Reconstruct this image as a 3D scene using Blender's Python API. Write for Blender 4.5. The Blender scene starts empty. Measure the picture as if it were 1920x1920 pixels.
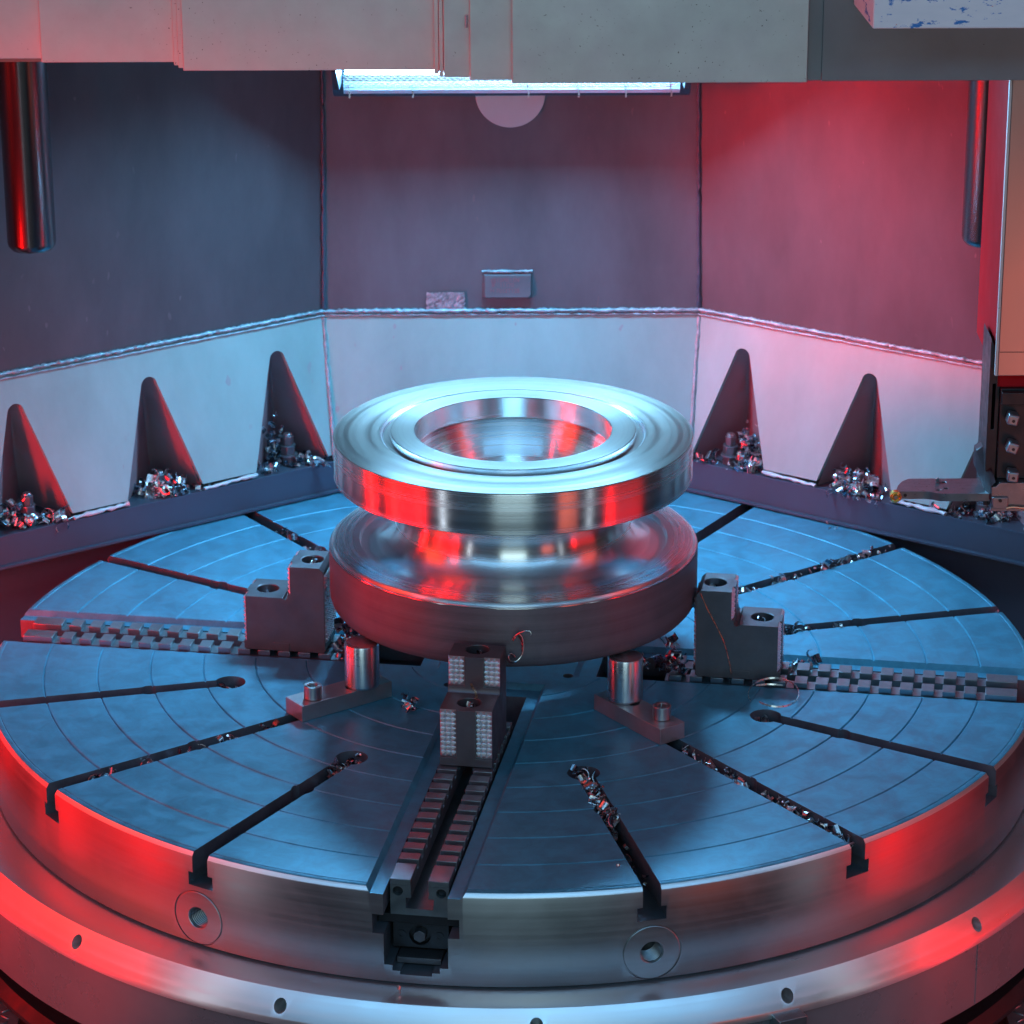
import bpy, bmesh, math, random
from mathutils import Vector, Matrix
R_=math.radians
S=bpy.context.scene; COL=S.collection
random.seed(7)
# ------------------------------------------------------------------ camera
cd=bpy.data.cameras.new('camera'); cam=bpy.data.objects.new('camera',cd); COL.objects.link(cam)
cam.matrix_world=Matrix.Translation((0,-5.7793,2.4540))@Matrix.Rotation(R_(90-20.492),4,'X')@Matrix.Rotation(-.0035,4,'Z')
cd.sensor_width=36; cd.lens=6118.05/1920*36; cd.clip_start=.05; cd.clip_end=100
cd.dof.use_dof=True; cd.dof.focus_distance=5.75; cd.dof.aperture_fstop=9
S.camera=cam
S.render.resolution_x=1024; S.render.resolution_y=1024
S.view_settings.view_transform='Standard'; S.view_settings.look='None'; S.view_settings.exposure=0; S.view_settings.gamma=1
# ------------------------------------------------------------------ world + lamps
W=bpy.data.worlds.new('World'); S.world=W; W.use_nodes=True
bg=W.node_tree.nodes['Background']; bg.inputs[0].default_value=(.75,.92,1,1); bg.inputs[1].default_value=.03
def area(name,loc,target,sx,sy,power,color,spread=180):
    l=bpy.data.lights.new(name,'AREA'); l.shape='RECTANGLE'; l.size=sx; l.size_y=sy; l.energy=power; l.color=color; l.spread=R_(spread)
    o=bpy.data.objects.new(name,l); COL.objects.link(o); o.location=loc
    o.rotation_euler=(Vector(target)-Vector(loc)).to_track_quat('-Z','Y').to_euler(); return o
RED=(1,.004,.004)
# red lamps: one lighting the right-hand guard wall, low ones beside the drum, one weak high one; the fills are added
area('red_wall_light',(.42,.28,1.33),(.68,.78,.64),.16,.16,1.7,RED,60)
area('red_wall_fill',(-1.95,-.55,.95),(.78,.72,.67),.60,.60,4.9,RED,27)  # added unseen spot, evens out the red on the right guard wall
area('red_tube_light',(-1.42,.0,.10),(-.3,-.10,.25),.06,.8,1.3,RED,84)
area('red_side_light',(-1.42,-.20,.12),(-.35,.85,.05),.09,.60,4.1,RED,84)
area('red_drum_light',(-1.32,-.92,-.06),(-.2,-.35,-.06),.10,1.25,1.0,RED,120)
area('red_drum_light',(-1.36,-.46,-.10),(0,-.05,-.06),.09,1.05,1.7,RED,120)
area('red_rim_fill',(-1.75,-.80,-.22),(-.6,-.5,-.12),1.0,.95,2.3,RED,110)  # added pair of unseen panels, spread broad red over rim and drum
area('red_rim_fill',(1.80,-.72,-.30),(.6,-.5,-.14),.9,.8,1.1,RED,130)
area('red_high_light',(-1.75,-1.15,1.05),(-.3,0,1.0),.10,.9,1.5,RED,110)
area('red_bevel_fill',(-3.3,-.5,2.2),(-.9,-.5,-.1),1.2,3.4,12.0,(1,.06,.025),120)  # added unseen pair, only to give the sloping rim its red reflection
area('red_bevel_fill',(3.3,-.9,2.2),(.9,-.6,-.1),1.2,2.4,5.0,(1,.10,.09),120)
area('red_drum_light',(1.32,-.86,-.34),(.3,-.45,-.12),.09,.90,.85,RED,120)
area('orange_ram_fill',(1.50,-2.4,-.05),(.9,-.1,.6),.55,.62,.6,(1,.16,.08),90)  # added unseen light, tints the ram front orange
# white tube lamps, hall ceiling lights and an added fill behind the camera
area('white_tube_light',(-1.15,-1.35,.15),(0,-.2,.3),.07,1.1,.55,(.8,.9,1))
area('white_tube_light',(1.20,-1.25,.15),(0,-.2,.3),.07,1.1,.28,(.8,.9,1))
area('hall_ceiling_light',(0,-7.2,4.9),(0,-.6,-.1),13.0,1.1,172,(.24,.60,1))
area('hall_ceiling_light',(-6.6,-4.4,5.2),(0,-.6,-.1),3.6,1.1,22,(.30,.62,1))
area('hall_ceiling_light',(6.6,-4.4,5.2),(0,-.6,-.1),3.6,1.1,22,(.30,.62,1))
area('neutral_front_fill',(0,-7.2,1.4),(0,0,.5),3.0,2.4,56,(.60,.86,.90))  # added unseen front light, lifts the header sheets and flange
# ------------------------------------------------------------------ materials
def newmat(name):
    m=bpy.data.materials.new(name); m.use_nodes=True; nt=m.node_tree
    return m,nt,nt.nodes['Principled BSDF']
def N(nt,t,**k):
    n=nt.nodes.new(t)
    for a,b in k.items():
        if a in n.inputs.keys(): n.inputs[a].default_value=b
        else: setattr(n,a,b)
    return n
def ramp(nt,src,p0,c0,p1,c1):
    r=nt.nodes.new('ShaderNodeValToRGB'); e=r.color_ramp.elements
    e[0].position=p0; e[0].color=c0 if len(c0)==4 else (*c0,1); e[1].position=p1; e[1].color=c1 if len(c1)==4 else (*c1,1)
    nt.links.new(src,r.inputs[0]); return r.outputs[0]
def g(v): return (v,v,v,1)
def coords(nt,scale=(1,1,1)):
    tc=nt.nodes.new('ShaderNodeTexCoord'); mp=nt.nodes.new('ShaderNodeMapping'); mp.inputs['Scale'].default_value=scale
    nt.links.new(tc.outputs['Object'],mp.inputs[0]); return mp.outputs[0]
def metal(name,col,rough=.4,met=1,mott=.12,msc=6,bump=.05,bsc=120,stretch=(1,1,1),rvar=.08,specks=None):
    m,nt,b=newmat(name); L=nt.links.new
    v=coords(nt,stretch)
    n1=N(nt,'ShaderNodeTexNoise',Scale=msc,Detail=6.0,Roughness=.65); L(v,n1.inputs['Vector'])
    lo=[c*(1-mott) for c in col]; hi=[min(1,c*(1+mott)) for c in col]
    c=ramp(nt,n1.outputs[0],.32,lo,.68,hi)
    if specks:
        s=N(nt,'ShaderNodeTexNoise',Scale=specks[0],Detail=1.5); L(v,s.inputs['Vector'])
        f=ramp(nt,s.outputs[0],specks[1],g(0),specks[1]+.03,g(1))
        big=N(nt,'ShaderNodeTexNoise',Scale=7.0,Detail=2.0); L(v,big.inputs['Vector'])
        f2=ramp(nt,big.outputs[0],.42,g(0),.6,g(1))
        mm=nt.nodes.new('ShaderNodeMath'); mm.operation='MULTIPLY'; L(f,mm.inputs[0]); L(f2,mm.inputs[1])
        mx=nt.nodes.new('ShaderNodeMix'); mx.data_type='RGBA'; L(mm.outputs[0],mx.inputs[0]); L(c,mx.inputs[6]); mx.inputs[7].default_value=(*specks[2],1); c=mx.outputs[2]
    L(c,b.inputs['Base Color']); b.inputs['Metallic'].default_value=met
    n2=N(nt,'ShaderNodeTexNoise',Scale=msc*2.7,Detail=5.0); L(v,n2.inputs['Vector'])
    L(ramp(nt,n2.outputs[0],.3,g(max(.04,rough-rvar)),.7,g(rough+rvar)),b.inputs['Roughness'])
    n3=N(nt,'ShaderNodeTexNoise',Scale=bsc,Detail=3.0); L(v,n3.inputs['Vector'])
    bp=N(nt,'ShaderNodeBump',Strength=bump,Distance=.002); L(n3.outputs[0],bp.inputs['Height']); L(bp.outputs[0],b.inputs['Normal'])
    return m
def turned(name,col,rough,aniso,met=1,bump=.15,fine=900,mott=.1,cloud=5.0,polar=.5):
    """lathe-turned metal: grooves run round Z (object space)"""
    m,nt,b=newmat(name); L=nt.links.new
    tc=nt.nodes.new('ShaderNodeTexCoord'); sp=nt.nodes.new('ShaderNodeSeparateXYZ'); L(tc.outputs['Object'],sp.inputs[0])
    cx=nt.nodes.new('ShaderNodeCombineXYZ'); L(sp.outputs[0],cx.inputs[0]); L(sp.outputs[1],cx.inputs[1])
    ln=nt.nodes.new('ShaderNodeVectorMath'); ln.operation='LENGTH'; L(cx.outputs[0],ln.inputs[0])
    c2=nt.nodes.new('ShaderNodeCombineXYZ'); L(ln.outputs['Value'],c2.inputs[0]); L(sp.outputs[2],c2.inputs[1])
    n1=N(nt,'ShaderNodeTexNoise',Scale=fine,Detail=2.0); L(c2.outputs[0],n1.inputs['Vector'])
    n2=N(nt,'ShaderNodeTexNoise',Scale=60.0,Detail=5.0,Roughness=.7); L(c2.outputs[0],n2.inputs['Vector'])
    n3=N(nt,'ShaderNodeTexNoise',Scale=cloud,Detail=8.0,Roughness=.72,Distortion=.6); L(tc.outputs['Object'],n3.inputs['Vector'])
    hf=nt.nodes.new('ShaderNodeMix'); hf.inputs[0].default_value=1-polar; L(n2.outputs[0],hf.inputs[2]); L(n3.outputs[0],hf.inputs[3])
    lo=[c*(1-mott) for c in col]; hi=[min(1,c*(1+mott)) for c in col]
    L(ramp(nt,hf.outputs[0],.4,lo,.6,hi),b.inputs['Base Color'])
    L(ramp(nt,hf.outputs[0],.38,g(max(.05,rough*.8)),.62,g(rough*1.2)),b.inputs['Roughness'])
    b.inputs['Metallic'].default_value=met; b.inputs['Anisotropic'].default_value=aniso; b.inputs['Anisotropic Rotation'].default_value=.25
    tg=nt.nodes.new('ShaderNodeTangent'); tg.direction_type='RADIAL'; tg.axis='Z'; L(tg.outputs[0],b.inputs['Tangent'])
    bp=N(nt,'ShaderNodeBump',Strength=bump,Distance=.0006); L(n1.outputs[0],bp.inputs['Height']); L(bp.outputs[0],b.inputs['Normal'])
    return m
M={}
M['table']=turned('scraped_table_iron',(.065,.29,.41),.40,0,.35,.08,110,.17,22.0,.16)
M['tside']=turned('turned_table_side',(.36,.39,.42),.38,.25,.95,.04,240,.08)
M['bevel']=turned('ground_bevel',(.84,.87,.89),.33,0,.9,.03,120,.02)
M['drum']=metal('painted_drum',(.30,.30,.33),.30,.6,.08,5,.03,90)
M['flange']=turned('turned_flange_steel',(.80,.81,.83),.25,.86,1,.10,260,.05,5.0,.97)
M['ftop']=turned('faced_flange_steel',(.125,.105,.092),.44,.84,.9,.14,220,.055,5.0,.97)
M['neck']=turned('polished_turned_steel',(.80,.79,.78),.24,.86,1,.10,240,.05,5.0,.97)
M['rough']=turned('forged_turned_skin',(.15,.14,.155),.50,.5,.55,.5,200,.22)
M['jaw']=metal('hardened_jaw_steel',(.14,.14,.155),.42,.75,.14,14,.06,160,(1,1,1),.07)
M['rail']=metal('rail_steel',(.25,.30,.33),.36,.85,.12,20,.05,150)
M['black']=metal('blackened_steel',(.035,.037,.042),.38,.6,.2,20,.05,120)
M['slot']=metal('shaded_slot_wall',(.13,.15,.18),.42,.5,.2,20,.05,120)  # darker than the table: slot shade is put into the colour
M['pad']=metal('serrated_pad_steel',(.78,.80,.82),.34,.9,.1,40,.03,150)
M['bar']=metal('rest_bar_steel',(.40,.40,.42),.40,.85,.12,18,.08,140,(1,1,1),.08)
M['riser']=turned('turned_riser',(.66,.66,.68),.30,.7,1,.08,260,.05)
M['cap']=turned('cap_screw_steel',(.42,.42,.44),.34,.5,1,.1,700,.05)
M['cover']=metal('brushed_cover_sheet',(.50,.57,.56),.46,.55,.07,9,.05,120,(1,1,1),.05,specks=(210,.715,(.06,.06,.06)))
M['coverd']=metal('shaded_cover_sheet',(.20,.22,.23),.5,.4,.08,6,.05,150,(1,1,1),.05,specks=(220,.74,(.05,.05,.05)))  # darker copy of the cover sheet, shade on the right-hand sheets in its colour
M['wallhi']=metal('grey_enamel_upper',(.072,.080,.094),.62,0,.20,6,.06,220,(1,1,.4),.08,specks=(60,.73,(.12,.12,.14)))
M['wallmid']=metal('grey_enamel_centre_lit',(.090,.112,.135),.62,0,.20,6,.06,220,(1,1,.4),.08,specks=(60,.73,(.12,.12,.14)))  # upper wall enamel made lighter, light on the centre wall put into the colour
M['walllo']=metal('pale_enamel_lower',(.22,.40,.40),.50,0,.14,5,.06,220,(1,1,.45),.05,specks=(45,.72,(.25,.27,.3)))
M['pocket']=metal('pocket_enamel_shaded',(.24,.15,.17),.50,0,.08,5,.10,120)  # darker than the panel sheet, recess shade worked into the colour
M['strip']=metal('dark_frame_enamel',(.050,.085,.125),.42,.1,.06,4,.05,150)
M['weld']=metal('weld_bead',(.26,.38,.43),.42,.3,.45,40,.5,160)
M['seal']=metal('silicone_sealant',(.42,.50,.54),.35,0,.06,30,.3,60)
M['lampbody']=metal('lamp_housing_black',(.02,.025,.04),.4,.3,.1,8,.03,90)
M['mesh']=metal('expanded_mesh_steel',(.85,.88,.9),.35,.4,.05,30,.05,90)
M['chip']=metal('bright_chip_steel',(.66,.66,.66),.30,1,.1,60,.1,200)
M['chipd']=metal('blued_chip_steel',(.22,.28,.34),.25,1,.3,60,.1,200)
M['chrome']=metal('chrome_column',(.17,.16,.17),.24,1,.05,5,.03,300,(1,1,.15),.04)
M['tool']=metal('tool_shank_steel',(.22,.24,.26),.33,.85,.12,30,.06,180,(1,5,1),.07)
M['gold']=metal('coated_carbide',(.95,.62,.16),.22,1,.05,40,.03,200)
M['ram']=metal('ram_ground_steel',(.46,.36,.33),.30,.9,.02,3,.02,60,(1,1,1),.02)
M['ramside']=metal('ram_side_red_lit',(.36,.012,.018),.5,.1,.05,3,.04,160)  # red light reflected on the ram side is painted as base colour
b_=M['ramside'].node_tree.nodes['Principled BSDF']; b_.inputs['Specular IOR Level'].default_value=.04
M['copper']=metal('coolant_pipe_copper',(.72,.36,.24),.28,1,.05,30,.03,200)
M['paper']=metal('masking_tape',(.24,.26,.30),.7,0,.45,90,.5,60)
M['brown']=metal('tarnished_reflector',(.16,.10,.07),.6,.2,.2,20,.05,90)
M['disc']=metal('aluminium_disc',(.46,.54,.62),.5,.3,.04,6,.04,200)
M['floor']=metal('chequer_plate',(.34,.32,.34),.45,.8,.2,14,.1,80)
M['ground']=metal('oily_dark_floor',(.03,.03,.035),.5,0,.2,6,.05,60)
M['pit']=metal('dark_tray_enamel',(.05,.065,.09),.42,.1,.1,5,.05,120)
# painted block with blue and red wear marks
m,nt,b=newmat('pale_paint_with_marks'); L=nt.links.new
v=coords(nt,(1,1,2.4)); c=(.66,.74,.80,1)
cur=ramp(nt,N(nt,'ShaderNodeTexNoise',Scale=12.0,Detail=5.0).outputs[0],.3,(.80,.88,.92),.7,(.86,.93,.96))
for sc,th,pc,off in((22,.575,(.02,.22,.62),0),(13,.655,(.70,.08,.03),3.3),(90,.70,(.12,.14,.16),7)):
    mp=nt.nodes.new('ShaderNodeMapping'); mp.inputs['Location'].default_value=(off,off,0); L(v,mp.inputs[0])
    n=N(nt,'ShaderNodeTexNoise',Scale=float(sc),Detail=9.0,Roughness=.72); L(mp.outputs[0],n.inputs['Vector'])
    f=ramp(nt,n.outputs[0],th,g(0),th+.012,g(1))
    mx=nt.nodes.new('ShaderNodeMix'); mx.data_type='RGBA'; L(f,mx.inputs[0]); L(cur,mx.inputs[6]); mx.inputs[7].default_value=(*pc,1); cur=mx.outputs[2]
L(cur,b.inputs['Base Color']); b.inputs['Roughness'].default_value=.45; M['paint']=m
m,nt,b=newmat('lamp_diffuser'); b.inputs['Base Color'].default_value=(.8,.8,.8,1)
b.inputs['Emission Color'].default_value=(.22,.62,1,1); b.inputs['Emission Strength'].default_value=125; M['emit']=m
# ------------------------------------------------------------------ helpers
def props(o,label=None,cat=None,group=None,kind=None):
    if label:o['label']=label
    if cat:o['category']=cat
    if group:o['group']=group
    if kind:o['kind']=kind
    return o
def thing(name,label,cat,loc=(0,0,0),rotz=0,group=None):
    o=bpy.data.objects.new(name,None); COL.objects.link(o); o.location=loc; o.rotation_euler=(0,0,rotz); o.empty_display_size=.05
    return props(o,label,cat,group)
def link(name,me,mat=None,parent=None,loc=None,rot=None,smooth=30,bevel=0):
    o=bpy.data.objects.new(name,me); COL.objects.link(o)
    if parent:o.parent=parent
    if loc:o.location=loc
    if rot:o.rotation_euler=rot
    if mat and not me.materials: me.materials.append(mat)
    if bevel:
        md=o.modifiers.new('bevel','BEVEL'); md.width=bevel; md.segments=2; md.limit_method='ANGLE'; md.angle_limit=R_(35); md.harden_normals=False
    if smooth is not None:
        me.shade_smooth(); me.set_sharp_from_angle(angle=R_(smooth))
    return o
def bmme(bm,name='mesh',recalc=True):
    if recalc: bmesh.ops.recalc_face_normals(bm,faces=bm.faces)
    me=bpy.data.meshes.new(name); bm.to_mesh(me); bm.free(); return me
def box(bm,x0,x1,y0,y1,z0,z1,mat=None):
    r=bmesh.ops.create_cube(bm,size=1)['verts']
    T=Matrix.Translation(((x0+x1)/2,(y0+y1)/2,(z0+z1)/2))@Matrix.Diagonal((x1-x0,y1-y0,z1-z0,1))
    if mat: T=mat@T
    bmesh.ops.transform(bm,matrix=T,verts=r); return r
def cyl(bm,p0,p1,r,n=24,r2=None,cap=True):
    p0=Vector(p0);p1=Vector(p1);d=p1-p0
    T=Matrix.Translation((p0+p1)/2)@d.to_track_quat('Z','Y').to_matrix().to_4x4()
    bmesh.ops.create_cone(bm,cap_ends=cap,segments=n,radius1=r,radius2=r if r2 is None else r2,depth=d.length,matrix=T)
def prism(bm,pts,z0,z1,mat=None):
    """pts: (x,y) polygon extruded in z"""
    a=[bm.verts.new((x,y,z0)) for x,y in pts]; b=[bm.verts.new((x,y,z1)) for x,y in pts]
    bm.faces.new(a[::-1]); bm.faces.new(b); n=len(pts)
    for i in range(n): bm.faces.new((a[i],a[(i+1)%n],b[(i+1)%n],b[i]))
    if mat: bmesh.ops.transform(bm,matrix=mat,verts=a+b)
def lathe(prof,n=256,closed=True,jit=0):
    """prof list of (r,z); r==0 points become poles"""
    vs=[];fs=[];rows=[]
    for r,z in prof:
        if r<1e-6: rows.append([len(vs)]); vs.append((0,0,z))
        else:
            rows.append(list(range(len(vs),len(vs)+n)))
            for i in range(n):
                a=2*math.pi*i/n; vs.append((r*math.cos(a),r*math.sin(a),z))
    m=len(rows)
    for k in range(m if closed else m-1):
        A=rows[k];B=rows[(k+1)%m]
        if len(A)==1 and len(B)==1: continue
        for i in range(n):
            j=(i+1)%n
            if len(A)==1: fs.append((A[0],B[i],B[j]))
            elif len(B)==1: fs.append((A[i],B[0],A[j]))
            else: fs.append((A[i],B[i],B[j],A[j]))
    me=bpy.data.meshes.new('lathe'); me.from_pydata(vs,[],fs)
    bm=bmesh.new(); bm.from_mesh(me); bmesh.ops.recalc_face_normals(bm,faces=bm.faces); bm.to_mesh(me); bm.free(); return me
def boolean(me,cutters):
    """exact difference, one cutter mesh at a time; returns a new mesh"""
    o=bpy.data.objects.new('tmp',me); COL.objects.link(o); cs=[]
    for c in cutters:
        co=bpy.data.objects.new('cut',c); COL.objects.link(co); cs.append(co)
        md=o.modifiers.new('b','BOOLEAN'); md.operation='DIFFERENCE'; md.solver='EXACT'; md.object=co
    dg=bpy.context.evaluated_depsgraph_get(); out=bpy.data.meshes.new_from_object(o.evaluated_get(dg))
    for c in cs: bpy.data.objects.remove(c)
    bpy.data.objects.remove(o); return out
def tube(bm,pts,r,n=8,flat=1.0,jit=0,cap=True):
    pts=[Vector(p) for p in pts]; rings=[]
    up=Vector((0,0,1))
    for i,p in enumerate(pts):
        t=(pts[min(i+1,len(pts)-1)]-pts[max(i-1,0)]).normalized()
        s=t.cross(up); s=s.normalized() if s.length>1e-4 else Vector((1,0,0)); u=s.cross(t)
        rr=r*(1+random.uniform(-jit,jit))
        rings.append([bm.verts.new(p+s*math.cos(2*math.pi*k/n)*rr+u*math.sin(2*math.pi*k/n)*rr*flat) for k in range(n)])
    for a,b in zip(rings,rings[1:]):
        for k in range(n): bm.faces.new((a[k],a[(k+1)%n],b[(k+1)%n],b[k]))
    if cap: bm.faces.new(rings[0][::-1]); bm.faces.new(rings[-1])
def ribbon(bm,pts,w,th,side=None):
    """thin curled strip with real thickness along pts; side = list of width directions"""
    pts=[Vector(p) for p in pts]; rg=[]
    for i,p in enumerate(pts):
        t=(pts[min(i+1,len(pts)-1)]-pts[max(i-1,0)]).normalized(); s=side[i] if isinstance(side,list) else Vector(side); s=(s-t*s.dot(t)).normalized(); n=t.cross(s)
        rg.append([bm.verts.new(p+s*a*w/2+n*b*th/2) for a,b in((-1,-1),(1,-1),(1,1),(-1,1))])
    for a,b in zip(rg,rg[1:]):
        for k in range(4): bm.faces.new((a[k],a[(k+1)%4],b[(k+1)%4],b[k]))
    bm.faces.new(rg[0][::-1]); bm.faces.new(rg[-1])
def chip(bm,p,s,rng=random):
    """one small curled metal flake"""
    R=Matrix.Rotation(rng.uniform(0,6.28),3,'Z')@Matrix.Rotation(rng.uniform(-1.3,1.3),3,'X')@Matrix.Rotation(rng.uniform(0,6.28),3,'Y')
    ra=s*rng.uniform(.28,.6); arc=rng.uniform(1.2,4.6) if rng.random()<.65 else rng.uniform(.3,.8); n=3+int(arc*1.3)
    w=s*rng.uniform(.35,.8); pts=[];p=Vector(p)
    pitch=s*rng.uniform(0,.25)
    for i in range(n+1):
        a=arc*(i/n-.5); pts.append(p+R@Vector((ra*math.cos(a)-ra,ra*math.sin(a),pitch*i/n)))
    ribbon(bm,pts,w,s*.05,R@Vector((0,0,1)))
def chips(name,label,pts,size,zr=None,seed=1,dark=.42,parent=None):
    rng=random.Random(seed); bm=bmesh.new()
    for p in pts: chip(bm,p,size*1.15*rng.choice((.45,.6,.8,1,1.2,1.8)),rng)
    for f in bm.faces: f.material_index=0
    me=bmme(bm,name,False); me.materials.append(M['chip']); me.materials.append(M['chipd'])
    # islands share a material: pick by vertex block through position hash
    for pl in me.polygons:
        c=me.vertices[pl.vertices[0]].co; h=math.sin(round(c.x*60)*12.9898+round(c.y*60)*78.233+round(c.z*60)*3.7)*43758.5; pl.material_index=1 if (h-math.floor(h))<dark else 0
    o=link(name,me,None,parent,smooth=40)
    props(o,label,'metal chips',kind='stuff'); return o
TH=R_(-9.293)
def U(a):
    t=R_(a)+TH; return Vector((math.cos(t),math.sin(t),0))
def pol(a,u,v,z):
    e=U(a); return Vector((e.x*u-e.y*v,e.y*u+e.x*v,z))
# ------------------------------------------------------------------ floor
bm=bmesh.new(); box(bm,-6,6,-6,4,-1.02,-1.0); props(link('floor',bmme(bm),M['ground']),kind='structure')
# ------------------------------------------------------------------ machine base
base=thing('turntable_base','round grey drum with a bright sloping rim and drilled holes under the turntable','base')
prof=[(.90,-.176),(.985,-.176),(1.0,-.1765),(1.012,-.174),(1.03,-.170),(1.076,-.166),(1.080,-.1665),(1.1065,-.2065),(1.1075,-.209),(1.1075,-.22),(.90,-.22)]
ring=lathe(prof,320)
cuts=[]
for k in range(16):
    e=U(k*22.5+11.25-.02); bm=bmesh.new(); cyl(bm,e*1.02+Vector((0,0,-.190)),e*1.2+Vector((0,0,-.190)),.0112,28); cuts.append(bmme(bm))
link('bevel_ring',boolean(ring,cuts),M['bevel'],base)
link('drum',lathe([(1.10,-.2205),(1.1,-.345),(1.09,-.352),(1.05,-.352),(1.05,-.2205)],256),M['drum'],base)
link('drum_foot',lathe([(1.045,-.33),(1.045,-.40),(1.02,-.40),(1.02,-.80),(.9,-.80),(.9,-.33)],160),M['black'],base)
link('foot_lip',lathe([(1.075,-.40),(1.09,-.42),(1.09,-.428),(1.03,-.428),(1.03,-.40)],200),M['black'],base)
bm=bmesh.new(); e=U(-33.75); T=Matrix.Translation(e*1.1002+Vector((0,0,-.283)))@Matrix.Rotation(R_(-33.75)+TH,4,'Z')
box(bm,-.0004,.0012,-.0012,.0012,-.06,.06,T); link('seam_bead',bmme(bm),M['drum'],base)
# clamp block bolted to the drum
t=R_(-66.0); clampo=thing('clamp_block','small square steel clamp block with socket screw on the drum below a rim hole','clamp',(1.10*math.cos(t),1.10*math.sin(t),-.212),t)
bm=bmesh.new(); box(bm,.001,.034,-.026,.026,-.08,0); sock=bmesh.new(); cyl(sock,(.03,.006,-.024),(.06,.006,-.024),.0105,24)
link('block_body',boolean(bmme(bm),[bmme(sock)]),M['rail'],clampo,bevel=.0014)
bm=bmesh.new(); cyl(bm,(.024,.006,-.024),(.0325,.006,-.024),.0092,24); hx=bmesh.new(); cyl(hx,(.029,.006,-.024),(.05,.006,-.024),.005,6)
link('socket_screw',boolean(bmme(bm),[bmme(hx)]),M['black'],clampo)
# ------------------------------------------------------------------ rotary table
table=thing('rotary_table','large round steel turntable with radial T-slots and scribed rings','rotary table')
P=[(0,-.176),(0,0)]
for r in(.20,.30,.395,.492,.592,.692,.792,.893):
    P+=[(r-.0022,0),(r,-.0026),(r+.0022,0)]
P+=[(.983,0),(.9845,-.001),(.986,0),(.992,0),(.9945,-.001),(.9995,-.0075),(1.0,-.009),(1.0,-.165),(.998,-.172),(.985,-.1755)]
body=lathe(P,384)
def cutbox(a,bxs):
    bm=bmesh.new(); 
    T=Matrix.Rotation(R_(a)+TH,4,'Z')
    for b in bxs: box(bm,*b,T)
    return bmme(bm)
cuts=[]
def slotpoly(a,poly,u0,u1):
    """poly in (v,z) extruded along u"""
    bm=bmesh.new(); T=Matrix.Rotation(R_(a)+TH,4,'Z')
    A=[bm.verts.new((u0,v,z)) for v,z in poly]; B=[bm.verts.new((u1,v,z)) for v,z in poly]
    bm.faces.new(A); bm.faces.new(B[::-1])
    for i in range(len(poly)): j=(i+1)%len(poly); bm.faces.new((A[i],B[i],B[j],A[j]))
    bmesh.ops.transform(bm,matrix=T,verts=bm.verts); return bmme(bm)
def sym(h): return [(v,z) for v,z in h]+[(-v,z) for v,z in reversed(h)]
Tsl=sym([(.0158,.05),(.0158,-.0375),(.0250,-.0375),(.0250,-.0620)])
JWs=sym([(.0540,.05),(.0540,-.0485),(.0730,-.0485),(.0730,-.0838),(.0540,-.0838),(.0540,-.1400),(.0400,-.1400),(.0400,-.1500),(.0270,-.1500),(.0270,-.1560)])
LED=sym([(.094,.010),(.084,0),(.0765,-.0108)])
for a in(180,0,-90,90):
    cuts.append(slotpoly(a,JWs,.17,1.2))
    # ledge with mitred end
    bm=bmesh.new(); T=Matrix.Rotation(R_(a)+TH,4,'Z')
    lo=[(.137,-.0765),(1.2,-.0765),(1.2,.0765),(.137,.0765)]; hi=[(.1195,-.094),(1.2,-.094),(1.2,.094),(.1195,.094)]
    A=[bm.verts.new((x,y,-.0108)) for x,y in lo];B=[bm.verts.new((x,y,.0143)) for x,y in hi]
    bm.faces.new(A[::-1]); bm.faces.new(B)
    for i in range(4): bm.faces.new((A[i],A[(i+1)%4],B[(i+1)%4],B[i]))
    bmesh.ops.transform(bm,matrix=T,verts=bm.verts); cuts.append(bmme(bm))
for k in range(16):
    a=k*22.5
    if a%90==0: continue
    if a%90==45: cuts.append(slotpoly(a,Tsl,.30,1.2))
    else:
        cuts.append(slotpoly(a,Tsl,.5475,1.2)); bm=bmesh.new(); c=pol(a,.5475,0,0); cyl(bm,(c.x,c.y,-.0623),(c.x,c.y,.05),.0292,48); cuts.append(bmme(bm))
    c=pol(a,.700,0,0); bm=bmesh.new(); cyl(bm,(c.x,c.y,-.0605),(c.x,c.y,.05),.0205,28); cuts.append(bmme(bm))
for a in(-112.97,-67.45):
    e=U(a); bm=bmesh.new(); cyl(bm,e*.90+Vector((0,0,-.1215)),e*1.1+Vector((0,0,-.1215)),.019,40); cuts.append(bmme(bm))
    bm=bmesh.new(); cyl(bm,e*.996+Vector((0,0,-.1215)),e*1.1+Vector((0,0,-.1215)),.0508,64); cuts.append(bmme(bm))
for x,y in((.105,-.10),(-.12,-.14)):
    bm=bmesh.new(); cyl(bm,(x,y,-.03),(x,y,.05),.010,20); cuts.append(bmme(bm))
tb=boolean(body,cuts)
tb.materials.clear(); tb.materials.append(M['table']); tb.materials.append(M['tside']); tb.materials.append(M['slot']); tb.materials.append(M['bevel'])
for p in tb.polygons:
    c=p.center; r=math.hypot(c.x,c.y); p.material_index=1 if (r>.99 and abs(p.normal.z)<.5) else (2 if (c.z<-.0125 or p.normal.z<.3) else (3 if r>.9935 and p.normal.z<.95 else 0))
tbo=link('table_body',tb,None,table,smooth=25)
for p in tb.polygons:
    if p.material_index==2: p.use_smooth=False
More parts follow.
